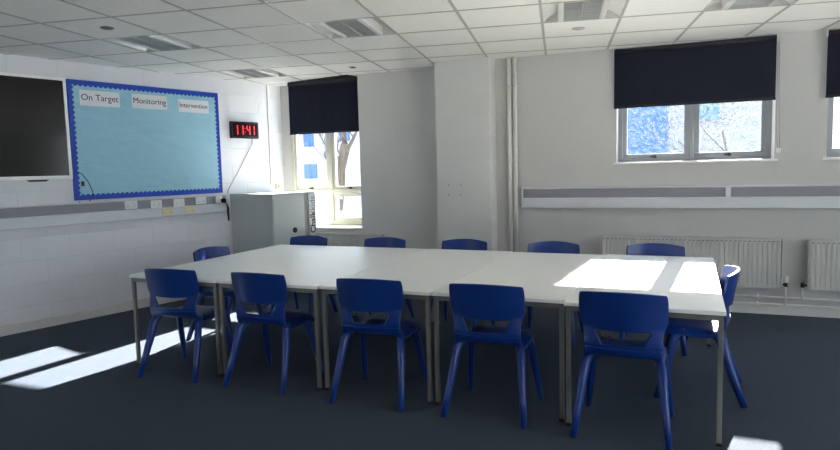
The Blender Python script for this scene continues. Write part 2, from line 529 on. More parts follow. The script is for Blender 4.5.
# ------------------------------------------------------------------ roller blinds
def blind(name_label, x0, x1, ztop, zbot, y, chain_x=None):
    r = back_root('roller_blind', (x0 + x1) / 2, 0, y, label=name_label, cat='blind', group='navy roller blinds')
    w2 = (x1 - x0) / 2
    fb = MB()
    n = 24
    for side in (0, 1):
        pass
    vs, fs = [], []
    for i in range(n + 1):
        x = -w2 + 2 * w2 * i / n
        yy = 0.0015 * math.sin(i * 1.9)
        vs += [(x, -0.002, ztop - 0.05), (x, yy - 0.002, zbot + 0.01), (x, yy + 0.002, zbot + 0.01), (x, 0.002, ztop - 0.05)]
    for i in range(n):
        a = i * 4
        b_ = a + 4
        fs += [(a, b_, b_ + 1, a + 1), (a + 1, b_ + 1, b_ + 2, a + 2), (a + 2, b_ + 2, b_ + 3, a + 3), (a + 3, b_ + 3, b_, a)]
    fs += [(0, 1, 2, 3), (4 * n + 3, 4 * n + 2, 4 * n + 1, 4 * n)]
    fb.add(vs, fs)
    fb.build('fabric', M['blind'], r)
    MB().box(-w2 - 0.002, w2 + 0.002, -0.008, 0.008, zbot, zbot + 0.026).build('bottom_bar', M['blind_dark'], r, bevel=0.003)
    MB().tube([(-w2, 0.012, ztop - 0.028), (w2, 0.012, ztop - 0.028)], 0.026, 16).build('roller', M['blind_dark'], r, smooth=True)
    for sx in (-1, 1):
        MB().box(sx * (w2 + 0.004) - 0.004, sx * (w2 + 0.004) + 0.004, -0.022, 0.045, ztop - 0.06, ztop).build('bracket', M['white'], r, bevel=0.002)
    if chain_x is not None:
        cx = chain_x - (x0 + x1) / 2
        c = MB()
        pts = [(cx - 0.012, -0.004, ztop - 0.03), (cx - 0.010, 0.0, 2.1), (cx - 0.004, 0.005, 1.75), (cx + 0.008, 0.008, 1.585), (cx + 0.024, 0.008, 1.585), (cx + 0.022, 0.005, 1.75), (cx + 0.006, 0.0, 2.1), (cx + 0.002, 0.004, ztop - 0.03)]
        c.tube(pts, 0.0028, 6)
        co = c.build('chain', M['cab_trim'], r, smooth=True)
        MB().box(cx + 0.0, cx + 0.034, -0.004, 0.020, 1.545, 1.59).build('chain_weight', M['white'], co, bevel=0.004)
    return r
a, zt = PB(-0.721, 2.638, 0.04); b_, zb = PB(0.725, 2.038, 0.04)
blind('navy roller blind half drawn over the wide window above the long radiator', a, b_, zt, zb, -0.045, 0.742)
a, zt = PB(1.128, 2.638, 0.04); b_, zb = PB(2.58, 2.03, 0.04)
blind('navy roller blind cut off by the photo edge, over the window beside the chain', a, b_, zt, zb, -0.045, None)
r1 = blind('tall narrow navy roller blind in the corner window recess behind the grey cabinet', -4.83, -3.77, 2.635, 1.962, 0.29, None)
# dark wedge put in for the unlit gap between ceiling edge and blind
gap_mb = MB().prism([(-0.53, -0.008, 2.605), (0.445, -0.20, 2.605), (0.50, 0.03, 2.605), (-0.53, 0.03, 2.605)], (0, 0, 0.036))
gap_mb.build('gap_shade', M['blind_dark'], r1)

# ------------------------------------------------------------------ radiators, pipes
def radiator(x0, x1, z0, z1, y, label, pitch=0.0405, valve_side=0):
    """y: front face (local Y of the window-wall frame)"""
    r = back_root('radiator', (x0 + x1) / 2, 0, y, label=label, cat='radiator', group='white panel radiators')
    hw = (x1 - x0) / 2
    n = max(2, int(round((2 * hw - 0.03) / pitch)))
    p = (2 * hw - 0.03) / n
    prof = []
    for i in range(n):
        xa = -hw + 0.015 + i * p
        prof += [(xa, 0.008), (xa + p * 0.14, 0.008), (xa + p * 0.30, 0.0), (xa + p * 0.84, 0.0)]
    prof += [(hw - 0.015, 0.008)]
    vs, fs = [], []
    zz = [z0, z0 + 0.022, z0 + 0.045, z1 - 0.05, z1 - 0.028, z1 - 0.006]
    dep = [0.2, 0.2, 1, 1, 0.2, 0.2]
    for (z, dk) in zip(zz, dep):
        for (x, yy) in prof:
            vs.append((x, yy * dk, z))
    m_ = len(prof)
    for j in range(len(zz) - 1):
        for i in range(m_ - 1):
            fs.append((j * m_ + i, j * m_ + i + 1, (j + 1) * m_ + i + 1, (j + 1) * m_ + i))
    pn = MB().add(vs, fs)
    pn.box(-hw + 0.015, hw - 0.015, 0.0122, 0.018, z0, z1 - 0.006)
    pn.box(-hw + 0.015, hw - 0.015, 0.06, 0.072, z0, z1 - 0.006)
    pn.build('panel', M['rad'], r)
    gr = MB()
    ns = n * 2
    gr.box(-hw, hw, 0.0, 0.006, z1 - 0.006, z1)
    gr.box(-hw, hw, 0.066, 0.074, z1 - 0.006, z1)
    for i in range(ns + 1):
        xa = -hw + 0.01 + (2 * hw - 0.02) * i / ns
        gr.box(xa - 0.004, xa + 0.004, 0.006, 0.066, z1 - 0.004, z1)
    gr.build('top_grille', M['rad'], r)
    slots = MB()
    for i in range(n):
        xa = -hw + 0.015 + (i + 0.5) * p
        slots.box(xa - p * 0.26, xa + p * 0.26, -0.0015, 0.003, z1 - 0.030, z1 - 0.021)
    slots.build('slot_row', M['trunk_grey'], r)
    for sx in (-1, 1):
        MB().box(sx * (hw - 0.004) - 0.004, sx * (hw - 0.004) + 0.004, -0.002, 0.074, z0 + 0.02, z1).build('side_panel', M['rad'], r, bevel=0.003)
    for sx in ((valve_side,) if valve_side else ()):
        v = MB().tube([(sx * hw, 0.035, z0 + 0.035), (sx * (hw + 0.035), 0.035, z0 + 0.035)], 0.011, 10)
        v.tube([(sx * (hw + 0.035), 0.035, z0 + 0.015), (sx * (hw + 0.035), 0.035, z0 + 0.06)], 0.015, 10)
        vo = v.build('valve', M['valve'], r, smooth=False)
        if sx > 0: MB().tube([(sx * (hw + 0.035), 0.035, z0 + 0.055), (sx * (hw + 0.035), 0.035, z0 + 0.115)], [0.017, 0.019], 12).build('valve_cap', M['white'], vo)
        MB().tube([(sx * (hw + 0.035), 0.035, z0 + 0.018), (sx * (hw + 0.035), 0.035, 0.17 if sx < 0 else 0.10)], 0.009, 10).build('tail_pipe', M['pipe'], vo, smooth=True)
    for sx in (-1, 1):
        MB().box(sx * hw * 0.7 - 0.02, sx * hw * 0.7 + 0.02, 0.07, 0.1195, z0 + 0.03, z1 - 0.06).build('wall_bracket', M['rad'], r)
    return r
a, _ = PB(-0.858, 0, 0.12); b_, _ = PB(0.822, 0, 0.12)
radiator(a, b_, 0.272, 0.742, -0.121, 'long white ribbed radiator under the wide window with half drawn navy blind', valve_side=1)
a, _ = PB(1.030, 0, 0.12)
radiator(a, a + 1.4, 0.272, 0.736, -0.121, 'white ribbed radiator cut off by the photo edge, beyond the pipe gap', valve_side=-1)
radiator(-4.37, -3.43, 0.27, 0.70, Y_A - 0.121, 'white radiator below the corner window, partly behind the grey cabinet', 0.034)

for z, nm in ((0.172, 'upper slim white heating pipe running along wall above the other'), (0.104, 'lower slim white heating pipe just above the skirting')):
    r = back_root('heating_pipe', 0, z, -0.045, label=nm, cat='pipe', group='heating pipes along the wall')
    MB().tube([(-1.7, 0, 0), (3.35, 0, 0)], 0.011, 12).build('pipe', M['pipe'], r, smooth=True)
    for xx in (-1.2, 0.62, 1.9):
        MB().box(xx - 0.008, xx + 0.008, -0.014, 0.045, -0.014, 0.014).build('pipe_clip', M['white'], r)
for x, nm in ((-1.815, 'vertical white pipe beside the pillar, the one touching its corner'), (-1.752, 'vertical white pipe beside the pillar, the outer of the pair')):
    x *= 0.993
    r = back_root('riser_pipe', x, 0, -0.05, label=nm, cat='pipe', group='vertical pipes by the pillar')
    MB().tube([(0, 0, 0.0), (0, 0, CEIL + 0.05)], 0.0215, 16).build('pipe', M['pipe'], r, smooth=True)
    for z in (0.35, 1.55, 2.335):
        o = MB().tube([(0, 0, z - 0.012), (0, 0, z + 0.012)], 0.0265, 16).box(-0.005, 0.005, 0.02, 0.05, z - 0.006, z + 0.006).build('pipe_bracket', M['pipe'], r)

# ------------------------------------------------------------------ cable trunking
def trunk(root, length, axis, splits=(), caps=()):
    """three compartment dado trunking, along local axis; profile (depth, z)"""
    z0, z1 = 0.0, 0.222
    D = 0.06
    def bar(d0, d1, za, zb, s0=0.0, s1=length):
        return (s0, s1, -d1, -d0, za, zb) if axis == 'X' else (d0, d1, s0, s1, za, zb)
    MB().box(*bar(0, D * 0.8, 0.0, z1 - 0.004)).build('body', M['trunk_white'], root, bevel=0.003)
    MB().box(*bar(0.02, D, 0.0, 0.108)).build('lower_cover', M['trunk_white'], root, bevel=0.008)
    segs = [0.02] + [s for s in splits] + [length - 0.02]
    for q in range(len(segs) - 1):
        MB().box(*bar(0.02, D * 0.86, 0.112, 0.204, segs[q] + (0.022 if q else 0), segs[q + 1] - (0.022 if q < len(segs) - 2 else 0))).build('grey_cover', M['trunk_grey'], root)
    MB().box(*bar(0, D, 0.205, z1)).build('top_edge', M['trunk_white'], root, bevel=0.004)
    for s in splits:
        MB().box(*bar(0.02, D * 0.97, 0.100, 0.21, s - 0.022, s + 0.022)).build('joint_cover', M['trunk_white'], root, bevel=0.003)
    for s in (0.0, length - 0.012):
        MB().box(*bar(0, D + 0.001, 0.0, z1 + 0.001, s, s + 0.012)).build('end_cap', M['trunk_white'], root, bevel=0.003)
xa, _ = PB(-1.692, 1.1, 0.06)
xs_, _ = PB(0.345, 1.1, 0.06)
r = back_root('cable_trunking', xa, 1.024, 0, label='white dado trunking with grey band below the wide windows', cat='trunking')
trunk(r, 5.0, 'X', (xs_ - xa, xs_ - xa + 2.9))
ye, _ = PL(6.262, 1.1, 0.06)
r = left_root('cable_trunking', ye - 5.6, 1.0, label='white dado trunking with grey band below the display board and screen', cat='trunking')
trunk(r, 5.6, 'Y')

def socket(yw0, yw1, zc, w_h, label, m, group, d=0.06, holes=True, nm='double_socket'):
    y0, z_ = PL(yw0, zc, d + 0.01)
    y1, _ = PL(yw1, zc, d + 0.01)
    hw = (y1 - y0) / 2
    r = left_root(nm, (y0 + y1) / 2, z_, d - 0.012, label=label, cat='socket', group=group)
    MB().box(0, 0.018, -hw, hw, -w_h / 2, w_h / 2).build('face_plate', m, r, bevel=0.005)
    for q in ((-0.5, 0.5) if hw > 0.055 else (0,)):
        MB().box(0.018, 0.022, q * hw - 0.007, q * hw + 0.007, w_h * 0.16, w_h * 0.36).build('rocker_switch', m, r, bevel=0.002)
        h = MB()
        for (hy, hz) in ((-0.011, -0.016), (0.011, -0.016), (0.0, -0.004)):
            h.box(0.0175, 0.0186, q * hw + hy - 0.003, q * hw + hy + 0.003, hz - 0.003, hz + 0.003)
        h.build('pin_holes', M['valve'], r)
    return r
G = 'sockets on the display board trunking'
socket(4.975, 5.117, 1.158, 0.088, 'white double socket on grey band, first from the black screen', M['white'], G)
socket(5.269, 5.403, 1.150, 0.088, 'white double socket on grey band, second from the black screen', M['white'], G)
socket(5.548, 5.684, 1.152, 0.088, 'white double socket on grey band between the two cream plates', M['white'], G)
socket(5.833, 5.973, 1.160, 0.088, 'white double socket on grey band, beyond both cream plates', M['white'], G)
socket(6.106, 6.200, 1.158, 0.088, 'white single socket at the trunking end with a black plug', M['white'], G, nm='single_socket')
socket(5.405, 5.537, 1.056, 0.088, 'cream plate on the trunking lower cover nearer the black screen', M['cream_plastic'], G, nm='cream_socket')
socket(5.685, 5.815, 1.056, 0.088, 'cream plate on the trunking lower cover nearer the grey cabinet', M['cream_plastic'], G, nm='cream_socket')
# plug and lead at the end of the trunking
y, z = PL(6.21, 1.142, 0.09)
r = left_root('plug', y, z, 0.0665, label='round black plug with drooping lead beside the grey cabinet', cat='plug')
MB().tube([(0, 0, 0), (0.012, 0, 0), (0.042, 0, 0), (0.05, 0, 0)], [0.022, 0.03, 0.03, 0.02], 14).build('body', M['black'], r, smooth=False)
pts = [(0.04, 0.004, -0.01), (0.05, 0.03, -0.05), (0.042, 0.05, -0.09), (0.03, 0.055, -0.14), (0.022, 0.062, -0.20), (0.02, 0.064, -0.26)]
MB().tube(pts, [0.006, 0.007, 0.013, 0.015, 0.012, 0.008], 8).build('lead', M['black'], r, smooth=True)
y, z = PL(7.11, 1.275, 0.0)
r = left_root('small_socket', 2.17, z + 0.01, 0.0, label='small cream switch box on wall above the grey cabinet', cat='switch')
MB().box(0, 0.03, -0.035, 0.035, -0.04, 0.045).build('box', M['cream_plastic'], r, bevel=0.005)
MB().box(0.03, 0.034, -0.012, 0.012, -0.018, 0.018).build('rocker_switch', M['cab_trim'], r, bevel=0.002)
r = left_root('conduit', 2.07, 1.32, 0.0, label='slim white conduit strip running up wall in the window corner', cat='conduit')
MB().box(0, 0.018, -0.013, 0.013, 0, CEIL - 1.32).build('channel', M['white'], r, bevel=0.003)

# ------------------------------------------------------------------ screen
y1, zt = PL(4.462, 2.474, 0.10)
_, zb = PL(4.462, 1.462, 0.10)
wd = 1.74
hh = (zt - zb) / 2
r = left_root('wall_screen', y1 - wd / 2, (zt + zb) / 2, 0.0, label='large black wall mounted screen in a thin white bezel', cat='screen')
MB().box(0.03, 0.09, -wd / 2 + .005, wd / 2 - .005, -hh + .005, hh - .005).build('housing', M['bezel'], r, bevel=0.01)
bz = MB()
bw, bt, bb = 0.030, 0.028, 0.036
bz.box(0.088, 0.104, -wd / 2, wd / 2, hh - bt, hh)
bz.box(0.088, 0.104, -wd / 2, wd / 2, -hh, -hh + bb)
bz.box(0.088, 0.104, -wd / 2, -wd / 2 + bw, -hh + bb, hh - bt)
bz.box(0.088, 0.104, wd / 2 - bw, wd / 2, -hh + bb, hh - bt)
bz.build('bezel', M['bezel'], r, bevel=0.004)
MB().box(0.085, 0.098, -wd / 2 + bw, wd / 2 - bw, -hh + bb, hh - bt).build('display', M['screen'], r)
MB().box(0.0, 0.03, -0.4, 0.4, -0.25, 0.25).build('wall_mount', M['valve'], r)
MB().prism([(0.07, wd / 2 - 0.42, -hh), (0.07, wd / 2 - 0.22, -hh), (0.07, wd / 2 - 0.25, -hh - 0.018), (0.07, wd / 2 - 0.39, -hh - 0.018)], (0.025, 0, 0)).build('sensor_bar', M['black'], r)
MB().box(0.03, 0.08, wd / 2, wd / 2 + 0.012, -hh + 0.03, -hh + 0.11).build('port_box', M['white'], r, bevel=0.003)

# ------------------------------------------------------------------ display board
y0, zt = PL(4.472, 2.470, 0.03)
y1, zb = PL(6.206, 1.240, 0.03)
BW, BH = y1 - y0, zt - zb
bc = ((y0 + y1) / 2, (zt + zb) / 2)
board = left_root('display_board', bc[0], bc[1], 0.0, label='light blue papered display board with scalloped royal blue border', cat='notice board')
MB().box(0.0, 0.026, -BW / 2 + .004, BW / 2 - .004, -BH / 2 + .004, BH / 2 - .004).build('backing_paper', M['paper'], board)
bo = MB()
def scallop(length, depth, n):
    """inner edge of the border: arcs bulging inwards"""
    pts = []
    for k in range(n):
        for q in range(7):
            a_ = q / 6.0
            pts.append((length * (k + a_) / n, depth + 0.020 * math.sin(PI * a_)))
    return pts
def border_strip(p0, du, dv, length, n, depth):
    pts = scallop(length, depth, n)
    vs, fs = [], []
    for (u, v) in pts:
        for xx in (0.027, 0.030):
            o_ = Vector((xx, 0, 0)) + Vector(p0) + Vector(du) * u
            vs += [o_, o_ + Vector(dv) * v]
    for i in range(len(pts) - 1):
        a_ = i * 4
        c_ = a_ + 4
        fs += [(a_ + 2, c_ + 2, c_ + 3, a_ + 3), (a_ + 1, a_ + 3, c_ + 3, c_ + 1), (a_, c_, c_ + 2, a_ + 2)]
    bo.add(vs, fs)
border_strip((0, -BW / 2, BH / 2), (0, 1, 0), (0, 0, -1), BW, 34, 0.044)
border_strip((0, -BW / 2, -BH / 2), (0, 1, 0), (0, 0, 1), BW, 34, 0.044)
border_strip((0, -BW / 2, -BH / 2), (0, 0, 1), (0, 1, 0), BH, 24, 0.038)
border_strip((0, BW / 2, -BH / 2), (0, 0, 1), (0, -1, 0), BH, 24, 0.030)
bo.build('scalloped_border', M['border'], board)
fr = MB()
for (a_, b2, c_, d_) in ((-BW / 2, BW / 2, BH / 2 - .012, BH / 2), (-BW / 2, BW / 2, -BH / 2, -BH / 2 + .012), (-BW / 2, -BW / 2 + .012, -BH / 2, BH / 2), (BW / 2 - .012, BW / 2, -BH / 2, BH / 2)):
    fr.box(0, 0.033, a_, b2, c_, d_)
fr.build('edge_frame', M['border'], board)
for (txt, ya, yb, za, zb2, sz, tilt, lab) in (('On Target', 4.584, 4.993, 2.215, 2.373, 0.092, 0.0, 'white card reading On Target pinned to the display board'),
                                  ('Monitoring', 5.127, 5.535, 2.222, 2.377, 0.088, 0.0, 'white card reading Monitoring pinned to the display board'),
                                  ('Intervention', 5.674, 6.072, 2.213, 2.362, 0.076, 0.0, 'white card reading Intervention pinned to the display board')):
    ya_, za_ = PL(ya, za, 0.033)
    yb_, zb_ = PL(yb, zb2, 0.033)
    hw, hz = (yb_ - ya_) / 2, (zb_ - za_) / 2
    r = left_root('word_card', (ya_ + yb_) / 2, (za_ + zb_) / 2, 0.0275, label=lab, cat='card', group='word cards on the display board')
    MB().box(0, 0.0035, -hw, hw, -hz, hz).build('card', M['label'], r)
    tm = text_mb(txt, sz, (0.0042, 0, 0.004), (0, 1, 0), (0, 0, 1))
    ys = sorted(v[1] for v in tm.v)
    gap, cut = max((b3 - a3, (a3 + b3) / 2) for a3, b3 in zip(ys, ys[1:]))
    if ' ' not in txt: cut = -9
    for lo_, hi_ in ((-99, cut), (cut, 99)):
        part = MB()
        ids = {k: q for q, k in enumerate([k for k, v in enumerate(tm.v) if lo_ < v[1] <= hi_])}
        part.add([tm.v[k] for k in ids], [tuple(ids[k] for k in f_) for f_ in tm.f if f_[0] in ids])
        if part.f: part.build('lettering', M['ink'], r)
# thin dark lead looping over the board corner
pts = []
ctl = [(4.50, 1.535), (4.545, 1.515), (4.60, 1.43), (4.645, 1.33), (4.655, 1.27), (4.61, 1.215), (4.545, 1.20), (4.50, 1.225)]
for k in range(len(ctl)):
    y, z = PL(ctl[k][0], ctl[k][1], 0.045)
    pts.append((0.045 + 0.02 * math.sin(k), y, z))
ld = left_root('dangling_lead', 0, 0, 0, label='thin dark lead looping over the display board lower corner by the screen', cat='cable')
MB().tube(pts, 0.0045, 8).build('lead', M['valve'], ld, smooth=True)
y, z = PL(4.556, 1.405, 0.045)
MB().box(0.034, 0.05, y - 0.014, y + 0.014, z - 0.02, z + 0.03).build('connector', M['black'], ld, bevel=0.003)

# ------------------------------------------------------------------ wall clock
y0, zt = PL(6.385, 2.137, 0.05)
y1, zb = PL(6.80, 1.925, 0.05)
r = left_root('wall_clock', (y0 + y1) / 2, (zt + zb) / 2, 0.0, label='black digital wall clock with red 11:41 digits', cat='clock')
cw, ch_ = (y1 - y0) / 2, (zt - zb) / 2
MB().box(0, 0.05, -cw, cw, -ch_, ch_).build('case', M['black'], r, bevel=0.006)
MB().box(0.05, 0.052, -cw + 0.022, cw - 0.022, -ch_ + 0.026, ch_ - 0.026).build('lens', M['led_off'], r)
SEG = {'1': 'bc', '4': 'fgbc'}
def digit(mb, ch, cy, w_, h_, t_):
    x0_, x1_ = 0.052, 0.0535
    hh_ = h_ / 2
    q = {'b': (w_ / 2 - t_, w_ / 2, 0.004, hh_), 'c': (w_ / 2 - t_, w_ / 2, -hh_, -0.004), 'f': (-w_ / 2, -w_ / 2 + t_, 0.004, hh_), 'g': (-w_ / 2 + t_, w_ / 2 - t_, -t_ / 2, t_ / 2)}
    for s_ in SEG[ch]:
        a_, b2, c_, d_ = q[s_]
        mb.box(x0_, x1_, cy + a_, cy + b2, c_, d_)
for ch, cy in (('1', -0.145), ('1', -0.062), ('4', 0.045), ('1', 0.115)):
    mb = MB()
    digit(mb, ch, cy, 0.056, 0.115, 0.013)
    mb.build('digit', M['red'], r)
cl = MB().box(0.052, 0.0535, -0.014, -0.004, 0.018, 0.028).box(0.052, 0.0535, -0.014, -0.004, -0.03, -0.02)
cl.build('colon', M['red'], r)
ya, za = PL(6.699, 1.868, 0.02)
yb, zb2 = PL(6.30, 1.28, 0.02)
r = left_root('clock_cable', 0, 0, 0, label='thin grey cable slanting down wall from the digital clock', cat='cable')
MB().tube([(0.012, y1 - 0.09, zb + 0.01), (0.012, ya, za), (0.012, (ya + yb) / 2, (za + zb2) / 2 - 0.01), (0.012, yb, zb2), (0.012, yb - 0.02, 1.225)], 0.0035, 6).build('cable', M['cab_trim'], r, smooth=True)

# ------------------------------------------------------------------ grey cabinet
cb = empty('storage_cabinet', (-4.55, 6.10, 0), AL, label='tall pale grey cabinet with lock standing in the corner by the window', cat='cabinet')
CT = 1.222
CL, CWID = 0.80, 0.685          # extends to -X by CL (to the wall), along +Y by CWID
MB().box(-CL, 0, 0, CWID, 0.04, CT - 0.014).build('body', M['cab'], cb, bevel=0.006)
MB().box(-CL + 0.03, -0.03, 0.03, CWID - 0.03, 0.0, 0.045).build('plinth', M['black'], cb)
MB().box(-CL, 0.006, -0.006, CWID + 0.004, CT - 0.014, CT).build('top_panel', M['cab_top'], cb, bevel=0.005)
MB().box(0, 0.004, 0.0, 0.500, CT - 0.058, CT - 0.017).build('top_rail', M['cab_light'], cb, bevel=0.001)
dr = MB().box(0, 0.012, 0.004, 0.500, 0.07, CT - 0.064).build('door', M['cab_light'], cb, bevel=0.004)
MB().tube([(0.010, 0.325, 0.764), (0.022, 0.325, 0.764), (0.026, 0.325, 0.764)], [0.034, 0.034, 0.026], 20).build('lock', M['black'], dr)
MB().tube([(0.010, 0.372, 0.668), (0.020, 0.372, 0.668)], 0.016, 14).build('keyhole', M['black'], dr)
MB().box(0, 0.006, 0.505, 0.565, 0.05, CT - 0.016).build('corner_trim', M['cab_trim'], cb, bevel=0.002)
pn = MB().box(0, 0.016, 0.568, CWID, 0.05, CT - 0.016).build('name_panel', M['cab_light'], cb, bevel=0.004)
text_mb('Chalk', 0.128, (0.0168, 0.634, 0.835), (0, 0, 1), (0, -1, 0), bold=0.0036, font_scale_x=0.92).build('lettering', M['ink'], pn)
text_mb('kids', 0.128, (0.0168, 0.634, 1.075), (0, 0, 1), (0, -1, 0), bold=0.001, font_scale_x=0.92).build('pale_lettering', M['ink_pale'], pn)

# ------------------------------------------------------------------ small marks on the pillar and wall
for (x, z, lab) in ((-2.455, 1.292, 'upper'), (-2.315, 1.292, 'upper'), (-2.455, 1.182, 'lower'), (-2.315, 1.182, 'lower')):
    r = back_root('screw_hole', x - 0.005, z, -0.205, label='dark screw hole in the pillar, the %s one %s' % (lab, 'beside the pipes' if x > -2.4 else 'away from the pipes'), cat='screw hole', group='screw holes in the pillar')
    MB().tube([(0, 0.002, 0), (0, -0.003, 0)], [0.008, 0.006], 10).build('wall_plug', M['sensor_dark'], r)
r = back_root('wall_plate', 0.776, 1.388, 0, label='small blank grey wall plate below the blind chain', cat='wall plate')
MB().box(-0.036, 0.036, -0.009, 0, -0.054, 0.054).build('plate', M['wall'], r, bevel=0.003)
MB().box(-0.022, 0.022, -0.014, -0.009, -0.03, 0.03).build('cover', M['wall'], r, bevel=0.003)

# ------------------------------------------------------------------ ceiling lights
def make_light(i, j, label):
    a_, b2, c_, d_ = cell(i, j)
    loc = CROT @ Vector(((a_ + b2) / 2, (c_ + d_) / 2, CEIL))
    r = empty('ceiling_light', loc, CA, label=label, cat='ceiling light', group='unlit recessed ceiling lights')
    hu, hv = PU / 2 - 0.006, PV / 2 - 0.006
    dz = 0.085
    h = MB()
    h.box(-hu, hu, -hv, hv, dz, dz + 0.004)
    h.box(-hu, -hu + 0.004, -hv, hv, 0.0, dz)
    h.box(hu - 0.004, hu, -hv, hv, 0.0, dz)
    h.box(-hu, hu, -hv, -hv + 0.004, 0.0, dz)
    h.box(-hu, hu, hv - 0.004, hv, 0.0, dz)
    h.build('housing', M['light_body'], r)
    for sx in (-1, 1):
        # white curved reflector wing, and the bright lip beside the louvre
        vs, fs = [], []
        n = 8
        for k in range(n + 1):
            t_ = k / n
            x = sx * (hu - 0.005 - 0.115 * t_)
            z = 0.004 + 0.062 * math.sin(t_ * PI / 2)
            for y in (-hv + 0.005, hv - 0.005):
                vs += [(x, y, z), (x, y, z + 0.003)]
        for k in range(n):
            q = k * 4
            fs += [(q, q + 4, q + 6, q + 2), (q + 1, q + 3, q + 7, q + 5)]
        MB().add(vs, fs).build('reflector_wing', M['light_white'], r, smooth=True)
        MB().box(sx * 0.165 - 0.019, sx * 0.165 + 0.019, -hv + 0.005, hv - 0.005, -0.006, 0.070).build('side_rail', M['light_white'], r, bevel=0.006)
        MB().tube([(sx * 0.075, -hv + 0.02, 0.058), (sx * 0.075, hv - 0.02, 0.058)], 0.013, 10).build('lamp_tube', M['tube'], r, smooth=True)
    lv = MB()
    for k in range(12):
        y = -hv + 0.02 + (2 * hv - 0.04) * k / 11
        lv.box(-0.146, 0.146, y - 0.005, y + 0.005, -0.003, 0.022)
    for x in (-0.146, -0.004, 0.138):
        lv.box(x, x + 0.008, -hv + 0.01, hv - 0.01, -0.004, 0.04)
    lv.build('louvre', M['louvre'], r)
    return r
for (c_, lab) in zip(LIGHT_CELLS, ('unlit recessed ceiling light above the display board and screen', 'unlit recessed ceiling light close to the corner window blind',
                                  'unlit recessed ceiling light over the middle of the room, between display board and pillar', 'unlit recessed ceiling light straight in front of the vertical pipes',
                                  'unlit recessed ceiling light nearest the wide window blind')):
    make_light(c_[0], c_[1], lab)
for (x, y, m, rs, lab) in ((-4.229, 3.657, 'sensor_dark', 0.052, 'small dark round ceiling sensor above the screen'), (-3.531, 6.331, 'sensor_dark', 0.04, 'small dark round ceiling sensor by the tall narrow blind'),
                       (-0.893, 5.581, 'sensor', 0.055, 'small grey round ceiling sensor beside the light near the pipes')):
    r = empty('ceiling_sensor', (x, y, CEIL), 0, label=lab, cat='ceiling sensor', group='round ceiling sensors')
    MB().tube([(0, 0, 0.001), (0, 0, -0.004), (0, 0, -0.008)], [rs, rs * 0.97, rs * 0.8], 20).build('base', M[m], r)
    MB().tube([(0, 0, -0.007), (0, 0, -0.013)], [rs * 0.4, rs * 0.3], 12).build('head', M[m], r)

# ------------------------------------------------------------------ tables
TZ = 0.718
def make_table(w_, d_):
    r = empty('table')
    MB().box(-w_ / 2, w_ / 2, -d_ / 2, d_ / 2, TZ - 0.022, TZ).build('tabletop', M['table'], r, bevel=0.003)
    i_ = 0.010
    fr = MB()
    for sy in (-1, 1):
        ya = sy * (d_ / 2 - i_ - 0.0125)
        fr.box(-w_ / 2 + i_ + 0.02, w_ / 2 - i_ - 0.02, ya - 0.0125, ya + 0.0125, TZ - 0.052, TZ - 0.022)
    for sx in (-1, 1):
        xa = sx * (w_ / 2 - i_ - 0.0125)
        fr.box(xa - 0.0125, xa + 0.0125, -d_ / 2 + i_ + 0.02, d_ / 2 - i_ - 0.02, TZ - 0.052, TZ - 0.022)
    fr.build('underframe', M['edge'], r, bevel=0.002)
    for sx in (-1, 1):
        for sy in (-1, 1):
            xa, ya = sx * (w_ / 2 - i_ - 0.0125), sy * (d_ / 2 - i_ - 0.0125)
            lg = MB().box(xa - 0.0125, xa + 0.0125, ya - 0.0125, ya + 0.0125, 0.012, TZ - 0.022).build('leg', M['edge'], r, bevel=0.002)
            MB().box(xa - 0.014, xa + 0.014, ya - 0.014, ya + 0.014, 0, 0.018).build('foot_cap', M['black'], lg)
    return r
TT = [(-3.967, -3.118, 3.475, 5.425, 'white topped table at the end of the row by the display board wall'),
      (-3.116, -2.268, 3.480, 5.435, 'white topped table second from the display board wall'),
      (-2.262, -1.464, 3.500, 5.440, 'white topped table in the middle of the joined row'),
      (-1.458, -0.640, 3.510, 5.405, 'white topped table beside the sunlit end table, its corner catching sun'),
      (-0.638, 0.180, 3.465, 5.440, 'white topped table at the end of row, crossed by bright sun patches')]
for x0, x1, y0, y1, lab in TT:
    r = make_table(x1 - x0, y1 - y0)
    r.location = ((x0 + x1) / 2, (y0 + y1) / 2, 0)
    tag(r, lab, 'table', 'white tables joined in a row')

# ------------------------------------------------------------------ chairs: one-piece moulded school chair, seat faces +Y
def interp(tab, z):
    for (a_, va), (b2, vb) in zip(tab, tab[1:]):
        if z <= b2:
            t_ = (z - a_) / (b2 - a_)
            return va + (vb - va) * max(0, t_)
    return tab[-1][1]
US = [-1, -0.88, -0.68, -0.5, -0.25, 0, 0.25, 0.5, 0.68, 0.88, 1]
INNER = 7
def row(hw, es, fn):
    """11 columns: outer, two to the slot edge, seven inside it"""
    xs = [-hw, -(hw * 0.62 + es * 0.38), -es, -es * 0.66, -es * 0.33, 0, es * 0.33, es * 0.66, es, hw * 0.62 + es * 0.38, hw]
    return [fn(x, x / hw) for x in xs]
def sheet(rows, skip=()):
    vs, fs = [], []
    n = len(rows[0])
    for r_ in rows: vs += r_
    for j in range(len(rows) - 1):
        for i in range(n - 1):
            if j in skip and 2 <= i < n - 3: continue
            fs.append((j * n + i, j * n + i + 1, (j + 1) * n + i + 1, (j + 1) * n + i))
    return MB().add(vs, fs)
HW = [(0.44, 0.203), (0.50, 0.203), (0.56, 0.204), (0.60, 0.209), (0.632, 0.2235), (0.645, 0.2265), (0.76, 0.227), (0.795, 0.224), (0.81, 0.219)]
YB = [(0.43, -0.13), (0.46, -0.160), (0.50, -0.180), (0.55, -0.189), (0.60, -0.196), (0.70, -0.212), (0.81, -0.231)]
ES = [(0.44, 0.10), (0.520, 0.108), (0.54, 0.118), (0.585, 0.145), (0.605, 0.15), (0.64, 0.15), (0.81, 0.14)]
